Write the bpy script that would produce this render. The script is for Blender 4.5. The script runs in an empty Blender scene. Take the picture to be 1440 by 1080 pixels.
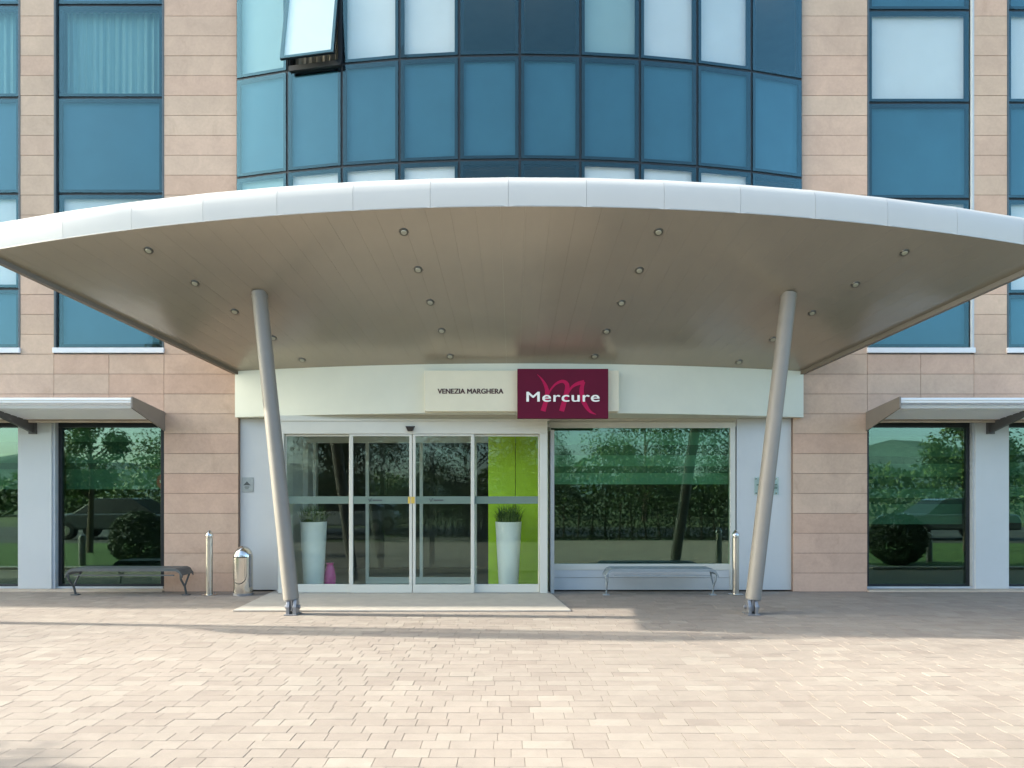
import bpy, bmesh, math, random
from mathutils import Vector, Matrix
R = math.radians
rnd = random.Random(7)
S = bpy.context.scene
COL = S.collection

# ------------------------------------------------------------------ measures
CAM_H = 1.59
F = 11.60            # stone facade plane (Y)
FOC, PX, PY = 1000.0, 718.0, 695.0      # lens in picture widths of 1440
def X(px, y): return (px - PX) * y / FOC
def Z(py, y): return CAM_H + (PY - py) * y / FOC
SUN_EL, SUN_BACK = 29.2, 4.7            # sun stands left and a little behind the facade

# ------------------------------------------------------------------ materials
def new_mat(name):
    m = bpy.data.materials.new(name); m.use_nodes = True
    nt = m.node_tree; nt.nodes.clear()
    return m, nt, nt.nodes, nt.links
def out(nt, sh):
    o = nt.nodes.new('ShaderNodeOutputMaterial'); nt.links.new(sh, o.inputs['Surface']); return o
def ramp(nt, fac, stops):
    r = nt.nodes.new('ShaderNodeValToRGB'); nt.links.new(fac, r.inputs[0])
    e = r.color_ramp.elements
    while len(e) < len(stops): e.new(0.5)
    for k, (p, c) in enumerate(stops): e[k].position = p; e[k].color = (*c, 1)
    return r.outputs[0]
def noise(nt, scale, detail=4, rough=.6, vec=None, dist=0):
    n = nt.nodes.new('ShaderNodeTexNoise'); n.inputs['Scale'].default_value = scale
    n.inputs['Detail'].default_value = detail; n.inputs['Roughness'].default_value = rough
    n.inputs['Distortion'].default_value = dist
    if vec is not None: nt.links.new(vec, n.inputs['Vector'])
    return n
def objco(nt, scale=None):
    t = nt.nodes.new('ShaderNodeTexCoord')
    if scale is None: return t.outputs['Object']
    mp = nt.nodes.new('ShaderNodeMapping'); mp.inputs['Scale'].default_value = scale
    nt.links.new(t.outputs['Object'], mp.inputs['Vector']); return mp.outputs[0]
def mix(nt, a, b, fac, mode='MIX'):
    m = nt.nodes.new('ShaderNodeMix'); m.data_type = 'RGBA'; m.blend_type = mode
    for s, v in ((m.inputs[0], fac), (m.inputs[6], a), (m.inputs[7], b)):
        if hasattr(v, 'type') and not isinstance(v, (tuple, float, int)): nt.links.new(v, s)
        elif isinstance(v, (int, float)): s.default_value = v
        else: s.default_value = (*v, 1)
    return m.outputs[2]
def pbr(name, col, rough=.5, metal=0., spec=.5, var=.06, vscale=3., bump=0., bscale=60., coat=0., rvar=.08, stretch=None):
    m, nt, N, L = new_mat(name)
    p = N.new('ShaderNodeBsdfPrincipled'); co = objco(nt, stretch)
    n = noise(nt, vscale, 5, .65, co)
    lo = tuple(max(0, c * (1 - var)) for c in col); hi = tuple(min(1, c * (1 + var)) for c in col)
    L.new(ramp(nt, n.outputs[0], [(.3, lo), (.7, hi)]), p.inputs['Base Color'])
    mr = N.new('ShaderNodeMapRange'); L.new(n.outputs[0], mr.inputs[0])
    mr.inputs[3].default_value = max(.02, rough - rvar); mr.inputs[4].default_value = min(1, rough + rvar)
    L.new(mr.outputs[0], p.inputs['Roughness'])
    p.inputs['Metallic'].default_value = metal; p.inputs['Specular IOR Level'].default_value = spec
    p.inputs['Coat Weight'].default_value = coat
    if bump:
        nb = noise(nt, bscale, 4, .6, co); b = N.new('ShaderNodeBump'); b.inputs['Strength'].default_value = bump
        b.inputs['Distance'].default_value = .01
        L.new(nb.outputs[0], b.inputs['Height']); L.new(b.outputs[0], p.inputs['Normal'])
    out(nt, p.outputs[0]); return m
def glass(name, tint, rcol, r0, r1, wob=.0):
    """architectural pane: tinted see-through plus mirror reflection rising towards grazing angles"""
    m, nt, N, L = new_mat(name)
    t = N.new('ShaderNodeBsdfTransparent'); t.inputs[0].default_value = (*tint, 1)
    g = N.new('ShaderNodeBsdfGlossy'); g.inputs['Color'].default_value = (*rcol, 1); g.inputs['Roughness'].default_value = .012
    if wob:
        nb = noise(nt, .55, 2, .5, objco(nt)); b = N.new('ShaderNodeBump'); b.inputs['Strength'].default_value = wob
        b.inputs['Distance'].default_value = .02
        L.new(nb.outputs[0], b.inputs['Height']); L.new(b.outputs[0], g.inputs['Normal'])
    lw = N.new('ShaderNodeLayerWeight'); lw.inputs[0].default_value = .35
    pw = N.new('ShaderNodeMath'); pw.operation = 'POWER'; L.new(lw.outputs['Facing'], pw.inputs[0]); pw.inputs[1].default_value = 1.5
    mr = N.new('ShaderNodeMapRange'); L.new(pw.outputs[0], mr.inputs[0])
    mr.inputs[3].default_value = r0; mr.inputs[4].default_value = r1
    mx = N.new('ShaderNodeMixShader'); L.new(mr.outputs[0], mx.inputs[0]); L.new(t.outputs[0], mx.inputs[1]); L.new(g.outputs[0], mx.inputs[2])
    out(nt, mx.outputs[0]); return m
def tone_mat(name, stops, rough, bump, bscale, cloud, cscale, spec=.3):
    """slabs / pavers: a per-piece tone attribute drives a ramp, fine grain and blotches on top"""
    m, nt, N, L = new_mat(name)
    p = N.new('ShaderNodeBsdfPrincipled'); at = N.new('ShaderNodeAttribute'); at.attribute_name = 'tone'
    base = ramp(nt, at.outputs['Fac'], stops); co = objco(nt)
    n1 = noise(nt, cscale, 6, .7, co, .6); n2 = noise(nt, bscale, 5, .7, co)
    c = mix(nt, base, ramp(nt, n1.outputs[0], [(.25, (1 - cloud,) * 3), (.75, (1 + cloud * .6,) * 3)]), 1., 'MULTIPLY')
    c = mix(nt, c, ramp(nt, n2.outputs[0], [(.2, (.86, .85, .84)), (.8, (1.1, 1.1, 1.1))]), .6, 'MULTIPLY')
    n3 = noise(nt, .35, 4, .6, co)
    c = mix(nt, c, ramp(nt, n3.outputs[0], [(.3, (.9, .9, .9)), (.7, (1.06, 1.05, 1.04))]), 1., 'MULTIPLY')
    n4 = noise(nt, 1.1, 5, .7, co, 1.2)
    c = mix(nt, c, ramp(nt, n4.outputs[0], [(.60, (1, 1, 1)), (.70, (.90, .89, .87))]), 1., 'MULTIPLY')
    L.new(c, p.inputs['Base Color']); p.inputs['Roughness'].default_value = rough; p.inputs['Specular IOR Level'].default_value = spec
    b = N.new('ShaderNodeBump'); b.inputs['Strength'].default_value = bump; b.inputs['Distance'].default_value = .006
    L.new(n2.outputs[0], b.inputs['Height']); L.new(b.outputs[0], p.inputs['Normal'])
    out(nt, p.outputs[0]); return m
def leaf_mat(name, c0, c1):
    m, nt, N, L = new_mat(name)
    at = N.new('ShaderNodeAttribute'); at.attribute_name = 'tone'
    c = ramp(nt, at.outputs['Fac'], [(0, c0), (1, c1)])
    d = N.new('ShaderNodeBsdfPrincipled'); L.new(c, d.inputs['Base Color']); d.inputs['Roughness'].default_value = .55
    t = N.new('ShaderNodeBsdfTranslucent'); L.new(c, t.inputs[0])
    mx = N.new('ShaderNodeMixShader'); mx.inputs[0].default_value = .3
    L.new(d.outputs[0], mx.inputs[1]); L.new(t.outputs[0], mx.inputs[2]); out(nt, mx.outputs[0]); return m

M = {}
M['stone'] = tone_mat('pink_stone', [(0, (.525, .352, .257)), (.35, (.565, .385, .288)), (.6, (.55, .395, .293)), (1, (.59, .425, .317))], .62, .15, 22, .15, 2.2)
M['joint'] = pbr('stone_joint', (.24, .17, .13), .9)
M['paver'] = tone_mat('paver', [(0, (.245, .206, .176)), (.3, (.265, .226, .193)), (.65, (.277, .238, .203)), (1, (.303, .266, .226))], .85, .4, 90, .12, 5.)
M['pjoint'] = pbr('paver_sand_joint', (.20, .158, .13), .95, bump=.3)
M['slab'] = pbr('doorstep_stone', (.38, .345, .30), .7, var=.1, vscale=5, bump=.15, bscale=120)
M['plinth'] = pbr('plinth_stone', (.46, .38, .30), .75, var=.12, vscale=5, bump=.15)
M['white'] = pbr('white_panel', (.51, .53, .53), .42, var=.03, vscale=1.4)
M['header'] = pbr('cream_header', (.60, .605, .50), .5, var=.04, vscale=1.1)
M['frame_white'] = pbr('white_door_frame', (.56, .555, .49), .38, var=.03)
M['soffit'] = pbr('taupe_soffit', (.385, .345, .285), .24, spec=.6, metal=.5, var=.05, vscale=.8, rvar=.06)
M['soffit_trim'] = pbr('soffit_trim', (.125, .10, .07), .4)
M['fascia'] = pbr('fascia_white', (.48, .468, .445), .38, var=.025, vscale=1.2, metal=.0)
M['deck'] = pbr('canopy_top', (.5, .5, .5), .6)
M['column'] = pbr('column_grey', (.23, .208, .178), .5, var=.06, vscale=2.5)
M['steel_dark'] = pbr('bracket_steel', (.26, .26, .27), .42, metal=.6, var=.12, vscale=14)
M['frame_dark'] = pbr('window_frame', (.012, .016, .019), .35, spec=.4, var=.06)
M['gasket'] = pbr('gasket', (.012, .015, .018), .6)
M['border'] = pbr('glazing_border', (.006, .012, .017), .7, spec=.1, var=.04)
M['sill'] = pbr('white_sill', (.68, .69, .71), .4, var=.03)
M['trim_light'] = pbr('light_trim', (.42, .45, .48), .4)
M['trim_dark'] = pbr('dark_trim', (.06, .08, .09), .4)
M['blind'] = pbr('blind_white', (.85, .85, .84), .8, var=.04, vscale=1.5)
M['blind_dim'] = pbr('blind_teal', (.36, .50, .50), .8, var=.05, vscale=1.5)
M['curtain'] = pbr('curtain_teal', (.20, .37, .37), .8, var=.12, vscale=6, stretch=(14, 1, .25))
M['curtain_tan'] = pbr('curtain_tan', (.26, .235, .19), .85, var=.1)
M['spandrel'] = pbr('spandrel_blue', (.042, .140, .198), .6, spec=.2, var=.16, vscale=.55)  # tone mottled to stand for uneven reflections across the panes
M['glass_up'] = glass('facade_glass', (.92, .925, .92), (.43, .76, .78), .030, .66, .05)
M['glass_low'] = glass('ground_glass', (.66, .80, .72), (.74, .98, .84), .095, .6, .03)
M['glass_door'] = glass('door_glass', (.95, .985, .965), (.78, .98, .90), .034, .55, .02)
M['glass_plaque'] = glass('plaque_glass', (.90, .96, .94), (.9, 1, .95), .03, .4)
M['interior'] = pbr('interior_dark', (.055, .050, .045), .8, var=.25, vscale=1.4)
M['interior_floor'] = pbr('interior_floor', (.30, .27, .23), .35, var=.1)
M['interior_ceiling'] = pbr('interior_ceiling', (.5, .5, .47), .8)
M['blind_green'] = pbr('roller_blind', (.15, .23, .17), .8, var=.1, vscale=.8, stretch=(.4, 1, 6))
M['blind_bright'] = pbr('entrance_blind', (.27, .42, .31), .8, var=.08, vscale=.8)
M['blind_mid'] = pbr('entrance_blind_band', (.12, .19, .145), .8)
M['blind_back'] = pbr('blind_dark_band', (.06, .095, .075), .8)  # colour of the roller blind's darker stripes
M['frost'] = pbr('frosted_band', (.125, .185, .15), .5, var=.03)
M['lime'] = pbr('lime_wall', (.50, .74, .02), .55, var=.04)
M['planter'] = pbr('planter_white', (.88, .90, .87), .35, var=.02)
M['pink'] = pbr('pink_vase', (.65, .04, .30), .3)
M['black'] = pbr('black_plastic', (.012, .012, .012), .3)
M['yellow'] = pbr('yellow_sticker', (.60, .42, .08), .5)
M['steel'] = pbr('stainless', (.62, .60, .56), .17, metal=1., var=.05, vscale=6, rvar=.05)
M['steel_br'] = pbr('brushed_steel', (.52, .50, .46), .3, metal=1., var=.08, vscale=3, stretch=(30, 30, 1))
M['bench_dark'] = pbr('bench_charcoal', (.105, .115, .115), .42, var=.1, vscale=8, metal=.3)
M['bench_light'] = pbr('bench_grey', (.27, .31, .33), .42, var=.08, vscale=8, metal=.3)
M['awning'] = pbr('awning_white', (.78, .79, .81), .42, var=.03, stretch=(1, 8, 8))
def translucent(name, col, f):
    m, nt, N, L = new_mat(name); d = N.new('ShaderNodeBsdfPrincipled'); d.inputs['Base Color'].default_value = (*col, 1); d.inputs['Roughness'].default_value = .4
    t = N.new('ShaderNodeBsdfTranslucent'); t.inputs[0].default_value = (*col, 1); mx = N.new('ShaderNodeMixShader'); mx.inputs[0].default_value = f
    L.new(d.outputs[0], mx.inputs[1]); L.new(t.outputs[0], mx.inputs[2]); out(nt, mx.outputs[0]); return m
M['awning_slat'] = translucent('awning_translucent_slat', (.86, .87, .88), .45)
M['fin'] = pbr('awning_fin', (.22, .195, .17), .45, var=.06)
M['fin_dark'] = pbr('awning_fin_dark', (.085, .085, .085), .45)
M['sign_cream'] = pbr('sign_cream', (.68, .63, .47), .5, var=.03)
M['sign_red'] = pbr('sign_burgundy', (.105, .005, .024), .5, spec=.15, var=.05)
M['sign_pink'] = pbr('sign_swirl', (.40, .008, .065), .5, spec=.15)
M['sign_white'] = pbr('sign_letters', (.82, .80, .76), .5)
M['letters'] = pbr('dark_letters', (.05, .012, .01), .5)
M['plaque'] = pbr('plaque_metal', (.34, .36, .35), .38, metal=.5, var=.08, vscale=9)
M['plaque_mark'] = pbr('plaque_mark', (.06, .07, .07), .5)
M['lamp_ring'] = pbr('lamp_ring', (.11, .105, .09), .3, metal=.6)
M['lamp_lens'] = pbr('lamp_lens', (.36, .36, .29), .2, spec=.8)
M['grass'] = pbr('lawn', (.06, .115, .022), .9, var=.35, vscale=9, bump=.6, bscale=140)
M['field'] = pbr('field', (.075, .095, .035), .95, var=.3, vscale=.12)
M['asphalt'] = pbr('asphalt', (.05, .05, .05), .85, var=.2, vscale=6, bump=.3)
M['kerb'] = pbr('kerb', (.32, .31, .29), .8, var=.1)
M['hill'] = pbr('hill', (.065, .105, .095), .95, var=.25, vscale=.012)
M['bark'] = pbr('bark', (.10, .075, .055), .9, var=.3, vscale=14, bump=.6)
M['leaf'] = leaf_mat('leaves', (.022, .045, .010), (.10, .16, .035))
M['leaf_dark'] = leaf_mat('leaves_dark', (.012, .024, .008), (.045, .07, .022))
M['blade'] = leaf_mat('grass_blades', (.035, .075, .018), (.16, .26, .05))
M['car_dark'] = pbr('car_paint_grey', (.06, .07, .08), .25, coat=.8, var=.02)
M['car_white'] = pbr('car_paint_white', (.6, .62, .64), .25, coat=.8, var=.02)
M['tyre'] = pbr('tyre', (.02, .02, .02), .8)
M['flag'] = pbr('shadow_flag_cloth', (.10, .18, .34), .8)
M['pole'] = pbr('flagpole', (.55, .56, .56), .35)
M['road_red'] = pbr('road_sign_red', (.5, .02, .02), .4)

# ------------------------------------------------------------------ mesh builder
class MB:
    def __init__(s): s.v = []; s.f = []; s.t = []
    def quad(s, *ps, tone=.5):
        i = len(s.v); s.v += [tuple(p) for p in ps]; s.f.append(tuple(range(i, i + len(ps)))); s.t.append(tone)
    def hexa(s, b, t, tone=.5):
        """b, t: matching loops (bottom, top) of n points, closed solid"""
        n = len(b); i = len(s.v); s.v += [tuple(p) for p in b] + [tuple(p) for p in t]
        s.f.append(tuple(range(i + n - 1, i - 1, -1))); s.f.append(tuple(range(i + n, i + 2 * n)))
        for k in range(n):
            j = (k + 1) % n; s.f.append((i + k, i + j, i + n + j, i + n + k))
        s.t += [tone] * (n + 2)
    def box(s, x0, x1, y0, y1, z0, z1, tone=.5, M=None):
        b = [(x0, y0, z0), (x1, y0, z0), (x1, y1, z0), (x0, y1, z0)]; t = [(x, y, z1) for x, y, _ in b]
        if M is not None: b = [M @ Vector(p) for p in b]; t = [M @ Vector(p) for p in t]
        s.hexa(b, t, tone)
    def tube(s, p, q, r0, r1=None, n=16, tone=.5):
        p, q = Vector(p), Vector(q); r1 = r0 if r1 is None else r1
        d = (q - p).normalized(); a = d.orthogonal().normalized(); b = d.cross(a)
        c = [(math.cos(2 * math.pi * k / n), math.sin(2 * math.pi * k / n)) for k in range(n)]
        s.hexa([p + (a * x + b * y) * r0 for x, y in c], [q + (a * x + b * y) * r1 for x, y in c], tone)
    def lathe(s, prof, c=(0, 0, 0), n=28, tone=.5):
        i = len(s.v)
        for r, z in prof:
            for k in range(n):
                a = 2 * math.pi * k / n; s.v.append((c[0] + r * math.cos(a), c[1] + r * math.sin(a), c[2] + z))
        for m in range(len(prof) - 1):
            for k in range(n):
                j = (k + 1) % n; s.f.append((i + m * n + k, i + m * n + j, i + (m + 1) * n + j, i + (m + 1) * n + k)); s.t.append(tone)
        s.f.append(tuple(range(i + n - 1, i - 1, -1))); s.f.append(tuple(range(i + (len(prof) - 1) * n, i + len(prof) * n))); s.t += [tone] * 2
    def build(s, name, mat, parent=None, bevel=0, smooth=False, tone=False, segs=2):
        me = bpy.data.meshes.new(name); me.from_pydata(s.v, [], s.f)
        if tone:
            a = me.attributes.new('tone', 'FLOAT', 'FACE'); a.data.foreach_set('value', s.t)
        bm = bmesh.new(); bm.from_mesh(me)
        bmesh.ops.recalc_face_normals(bm, faces=bm.faces)
        bm.to_mesh(me); bm.free()
        o = bpy.data.objects.new(name, me); COL.objects.link(o); me.materials.append(mat)
        if smooth:
            me.polygons.foreach_set('use_smooth', [True] * len(me.polygons))
            me.set_sharp_from_angle(angle=R(35))
        if bevel:
            b = o.modifiers.new('bevel', 'BEVEL'); b.width = bevel; b.segments = segs; b.limit_method = 'ANGLE'; b.angle_limit = R(40)
        if parent is not None:
            o.parent = parent
            if parent.type == 'EMPTY' or parent.parent is None:
                o.matrix_parent_inverse = Matrix.Translation(parent.location).inverted() if parent.type == 'EMPTY' else Matrix()
            else: o.matrix_parent_inverse = Matrix()
        return o
def tag(o, label=None, cat=None, group=None, kind=None):
    if label: o['label'] = label
    if cat: o['category'] = cat
    if group: o['group'] = group
    if kind: o['kind'] = kind
    return o
def thing(name, label, cat, loc=(0, 0, 0), group=None):
    """an Empty at the thing's base; parts are built in world metres under it"""
    o = bpy.data.objects.new(name, None); COL.objects.link(o); o.location = loc; o.empty_display_size = .2
    return tag(o, label, cat, group)
def struct(name, mb, mat, **k):
    o = mb.build(name, mat, **k); o['kind'] = 'structure'; return o
def kids(o): return [c for c in COL.objects if c.parent is o]
def copy_tree(o, delta=None, parent=None):
    c = o.copy(); COL.objects.link(c)
    if parent is not None: c.parent = parent
    elif delta is not None: c.location = o.location + Vector(delta)
    for ch in kids(o): copy_tree(ch, None, c)
    return c

# ------------------------------------------------------------------ ground
g = MB(); g.quad((-900, -900, -.06), (900, -900, -.06), (900, 300, -.06), (-900, 300, -.06)); struct('ground', g, M['field'])
g = MB(); g.box(-24, 24, 8.8, F + .5, -.05, -.0055); g.box(-7.2, 7.6, -1.0, 8.8, -.05, -.0055); struct('paving_bed', g, M['pjoint'])
def pavers():
    g = MB()
    def area(x0, x1, y0, y1, y):
        while y < y1 - .01:
            d = .147; x = x0 - rnd.random() * .3
            while x < x1:
                w = rnd.choice((.18, .22, .22, .22, .28, .32)); a, b = max(x, x0) + .0016, min(x + w, x1) - .0016
                if b - a > .03:
                    h = rnd.gauss(0, .0005); ya, yb = y + .0018 + rnd.gauss(0, .0005), min(y + d, y1) - .0018
                    t = min(1, max(0, rnd.gauss(.5, .26)))
                    h2 = h + rnd.gauss(0, .0005)
                    e = .001
                    bt = [(a, ya, -.02), (b, ya, -.02), (b, yb, -.02), (a, yb, -.02)]
                    mi = [(a, ya, h - e), (b, ya, h2 - e), (b, yb, h2 - e), (a, yb, h - e)]
                    tp = [(a + e, ya + e, h), (b - e, ya + e, h2), (b - e, yb - e, h2), (a + e, yb - e, h)]
                    i = len(g.v); g.v += bt + mi + tp
                    for o in (0, 4):
                        for k in range(4):
                            j = (k + 1) % 4; g.f.append((i + o + k, i + o + j, i + o + 4 + j, i + o + 4 + k)); g.t.append(t)
                    g.f.append((i + 8, i + 9, i + 10, i + 11)); g.t.append(t)
                x += w
            y += d
        return y
    y = area(-7.2, 7.6, -1.0, 8.8, -1.0); area(-15, 15, 8.8, F + .02, 8.8)
    return g
struct('forecourt_paving', pavers(), M['paver'], tone=True)
g = MB(); g.box(-26, -15, 8.8, F + .02, -.05, 0); g.box(15, 26, 8.8, F + .02, -.05, 0); struct('side_paving', g, M['paver'], tone=True)
g = MB()
g.hexa([(-3.83, F - .02, .002), (-3.76, 9.62, .002), (.82, 9.62, .002), (.60, F - .02, .002)],
       [(-3.83, F - .02, .03), (-3.76, 9.62, .022), (.82, 9.62, .022), (.60, F - .02, .03)])
struct('doorstep', g, M['slab'], bevel=.006)
# lawns, road, hill behind the camera and to the sides (seen mirrored in the glazing)
g = MB(); g.box(-30, -7.45, 1.0, 8.55, -.05, .03); g.box(7.85, 30, 1.0, 8.55, -.05, .03); struct('lawn', g, M['grass'])
g = MB(); g.box(-7.45, -7.2, 1.0, 8.8, -.05, .06); g.box(7.6, 7.85, 1.0, 8.8, -.05, .06); g.box(-30, -7.45, 8.55, 8.8, -.05, .06); g.box(7.85, 30, 8.55, 8.8, -.05, .06)
struct('kerb_edging', g, M['kerb'], bevel=.01)
g = MB(); g.box(-60, 60, -11, -3.2, -.05, -.005); g.box(-60, -7.2, -3.2, 1.0, -.05, -.01); g.box(7.6, 60, -3.2, 1.0, -.05, -.01); struct('road', g, M['asphalt'])
g = MB()
n = 60; prof = []
for k in range(n + 1):
    x = -900 + 1800 * k / n
    z = 16 + 44 * math.exp(-((x - 470) / 170) ** 2) + 26 * math.exp(-((x + 520) / 220) ** 2) + 5 * math.sin(x * .021) + 3 * math.sin(x * .06 + 1)
    prof.append((x, z))
for k in range(n):
    (a, za), (b, zb) = prof[k], prof[k + 1]
    for (s0, y0, s1, y1) in ((0, -560, .55, -650), (.55, -650, 1, -760), (1, -760, 0, -880)):
        g.quad((a, y0, za * s0 - .06), (b, y0, zb * s0 - .06), (b, y1, zb * s1 - .06), (a, y1, za * s1 - .06))
struct('hills', g, M['hill'], smooth=True)

# ------------------------------------------------------------------ hotel building
B = thing('hotel_building', 'pink stone clad hotel with a bowed blue glass bay above its entrance', 'building', (0, F, 0))
CXC, CYC, R_IN, R_OUT = .14, 27.5, 16.63, 19.05      # the bay and the canopy share one centre in plan
TH = 16.05
def bow(ang, r=R_IN): a = R(ang); return CXC + r * math.sin(a), CYC - r * math.cos(a)
BX0, BX1 = bow(-TH)[0], bow(TH)[0]
COURSE, Z0 = .3245, 3.55 - 11 * .3245
ROOF = 11.3
ZROW = [3.98, 4.955, 6.51, 8.085, 9.60, 11.2]
win_x = [(-15.1, -13.35), (-12.8, -11.02), (-9.78, -8.0), (-7.45, -5.655), (5.82, 7.56), (8.10, 9.87), (11.1, 12.88), (13.4, 15.15)]
openings = [(a, b, Z0 + 12 * COURSE, 20) for a, b in win_x] + [(-12.5, -5.655, -1, 2.80), (5.81, 12.6, -1, 2.80)]
def cladding():
    st, jt = MB(), MB()
    for side in (-1, 1):
        for k in range(int((ROOF - Z0) / COURSE) + 1):
            z0, z1 = Z0 + k * COURSE, min(Z0 + (k + 1) * COURSE, ROOF)
            xs = ({-26., BX0 if z1 > 3.0 else X(335, F)} if side < 0 else {BX1 if z1 > 3.0 else X(1115, F), 26.})
            for a, b in win_x:
                if (a < 0) != (side < 0): continue
                xs |= {a, b}
                if z1 < 3.99: xs.add((a + b) / 2)
            x = -25. if side < 0 else 16.2
            while x < (-15.2 if side < 0 else 26): xs.add(x); x += 1.2
            xs = sorted(xs)
            if z1 < 3.99:                                  # long slabs over the ground floor run past the narrow piers
                xs = [q for q in xs if not (min(abs(q + 8.0), abs(q + 12.8), abs(q - 8.1), abs(q - 13.4)) < .01)]
            for a, b in zip(xs, xs[1:]):
                c = (a + b) / 2; za, zb = max(z0, 0), z1
                for (oa, ob, o0, o1) in openings:
                    if oa < c < ob:
                        if o0 <= z0 + .01 and o1 < z1: za = max(za, o1)
                        elif o0 <= z0 + .01: za = zb
                if zb - za < .02: continue
                t = min(1, max(0, rnd.gauss(.5, .2))); j = .0035
                dy = rnd.gauss(0, .0009)
                st.box(a + j, b - j, F + dy, F + .035, za + j, zb - j, t)
                jt.box(a, b, F + .012, F + .24, za, zb)
    return st, jt
st, jt = cladding()
wall = st.build('stone_cladding', M['stone'], B, tone=True)
jt.build('backing_wall', M['joint'], B)
# body of the building: roof, flanks, back (keeps the rooms dark and throws the shadow)
g = MB(); g.box(-26, -25.6, F + .24, 24, 0, ROOF); g.box(25.6, 26, F + .24, 24, 0, ROOF); g.box(-25.6, 25.6, 23.6, 24, 0, ROOF)
g.build('flank_wall', M['stone'], B, tone=True)
g = MB(); g.box(-26.1, 26.1, F - .03, 24.1, ROOF, ROOF + .25)
arc = [bow(-TH + 2 * TH * k / 24, R_IN + .05) for k in range(25)]
g.hexa([(x, y, ROOF) for x, y in arc] + [(BX1, F + .1, ROOF), (BX0, F + .1, ROOF)][::1], [(x, y, ROOF + .25) for x, y in arc] + [(BX1, F + .1, ROOF + .25), (BX0, F + .1, ROOF + .25)])
g.build('roof', M['deck'], B)
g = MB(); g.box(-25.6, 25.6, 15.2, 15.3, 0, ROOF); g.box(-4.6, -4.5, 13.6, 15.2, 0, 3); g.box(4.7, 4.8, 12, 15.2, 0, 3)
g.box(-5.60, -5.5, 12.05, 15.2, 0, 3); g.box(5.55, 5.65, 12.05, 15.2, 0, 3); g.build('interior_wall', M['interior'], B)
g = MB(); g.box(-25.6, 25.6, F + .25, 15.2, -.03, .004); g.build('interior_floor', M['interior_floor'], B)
g = MB()
for zz in (2.95, 6.9, 10.0): g.box(-25.6, 25.6, F + .42, 15.2, zz, zz + .3)
g.build('interior_ceiling', M['interior_ceiling'], B)

# ---- windows: every panel is frame > pane + what is behind it
def frame_at(o, u, w, h, nrm):
    """local axes: x along the facade, y into the building, z up"""
    Mx = Matrix((Vector((*u, 0)), Vector((-nrm[0], -nrm[1], 0)), Vector((0, 0, 1)))).transposed().to_4x4()
    Mx.translation = Vector((o[0], o[1], h)); return Mx
def panel(Mx, w, h, kind, bord=.052, gap=.018, tilt=None, mat_glass='glass_up'):
    """w x h panel; local origin at its lower left corner, outer face at y=0"""
    name = {'spandrel': 'spandrel_panel'}.get(kind, 'window')
    MT = Mx if tilt is None else Mx @ Matrix.Translation((0, 0, h)) @ Matrix.Rotation(tilt, 4, 'X') @ Matrix.Translation((0, 0, -h))
    f = MB(); x0, x1, z0, z1 = gap, w - gap, gap, h - gap
    for (a, b, c, d) in ((x0, x1, z0, z0 + bord), (x0, x1, z1 - bord, z1), (x0, x0 + bord, z0 + bord, z1 - bord), (x1 - bord, x1, z0 + bord, z1 - bord)):
        f.box(a, b, .021, .06, c, d, M=MT)
    fo = f.build(name, M['border'], B)
    gk = MB()
    for (a, b, c, d) in ((0, w, -.0, gap + .006), (0, w, h - gap - .006, h), (0, gap + .006, gap + .006, h - gap - .006), (w - gap - .006, w, gap + .006, h - gap - .006)):
        gk.box(a, b, .030 if tilt is None else .065, .16, c, d, M=Mx)
    if tilt is not None: gk.box(.05, w, -.03, .15, -.03, .05, M=Mx); gk.box(w - .05, w + .01, -.015, .15, .0, h, M=Mx)
    gk.build('frame', M['gasket'], fo)
    p = MB(); a, b, c, d = x0 + .002, x1 - .002, z0 + .002, z1 - .002
    j = [rnd.gauss(0, .0016) for _ in range(4)]
    lo = [MT @ Vector(q) for q in ((a, .010 + j[0], c), (b, .010 + j[1], c), (b, .010 + j[2], d), (a, .010 + j[3], d))]
    hi = [MT @ Vector(q) for q in ((a, .018 + j[0], c), (b, .018 + j[1], c), (b, .018 + j[2], d), (a, .018 + j[3], d))]
    p.hexa(lo, hi); p.build('pane', M[mat_glass], fo)
    if kind == 'open':
        kind_b = 'curtain_tan'; q = MB(); q.box(a, b, .045, .05, c, d, M=MT); q.build('blind', M['blind'], fo)
    else: kind_b = kind
    k = MB()
    if kind_b == 'spandrel': k.box(.03, w - .03, .075, .12, .03, h - .03, M=Mx); k.build('backing_panel', M['spandrel'], fo)
    elif kind_b in ('blind', 'blind_dim'):
        k.box(.06, w - .06, .10, .108, .06, h - .03, M=Mx); k.build('blind', M[kind_b], fo)
    elif kind_b in ('curtain', 'curtain_tan'):
        m = 44 if kind_b == 'curtain' else 26
        pts = [(.05 + (w - .1) * q / m, .20 + .022 * math.sin(q * 1.9) + rnd.gauss(0, .005)) for q in range(m + 1)]
        for (xa, ya), (xb, yb) in zip(pts, pts[1:]):
            k.hexa([Mx @ Vector(v) for v in ((xa, ya, .05), (xb, yb, .05), (xb, yb + .006, .05), (xa, ya + .006, .05))],
                   [Mx @ Vector(v) for v in ((xa, ya, h), (xb, yb, h), (xb, yb + .006, h), (xa, ya + .006, h))])
        k.build('curtain', M[kind_b], fo)
    return fo
flat_kind = {   # columns of win_x, rows upward from the sill
    2: ['spandrel', 'blind', 'spandrel', 'curtain', 'spandrel'], 3: ['spandrel', 'blind', 'spandrel', 'curtain', 'spandrel'],
    4: ['spandrel', 'blind', 'spandrel', 'blind', 'spandrel'], 5: ['spandrel', 'blind', 'spandrel', 'blind', 'spandrel']}
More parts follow.
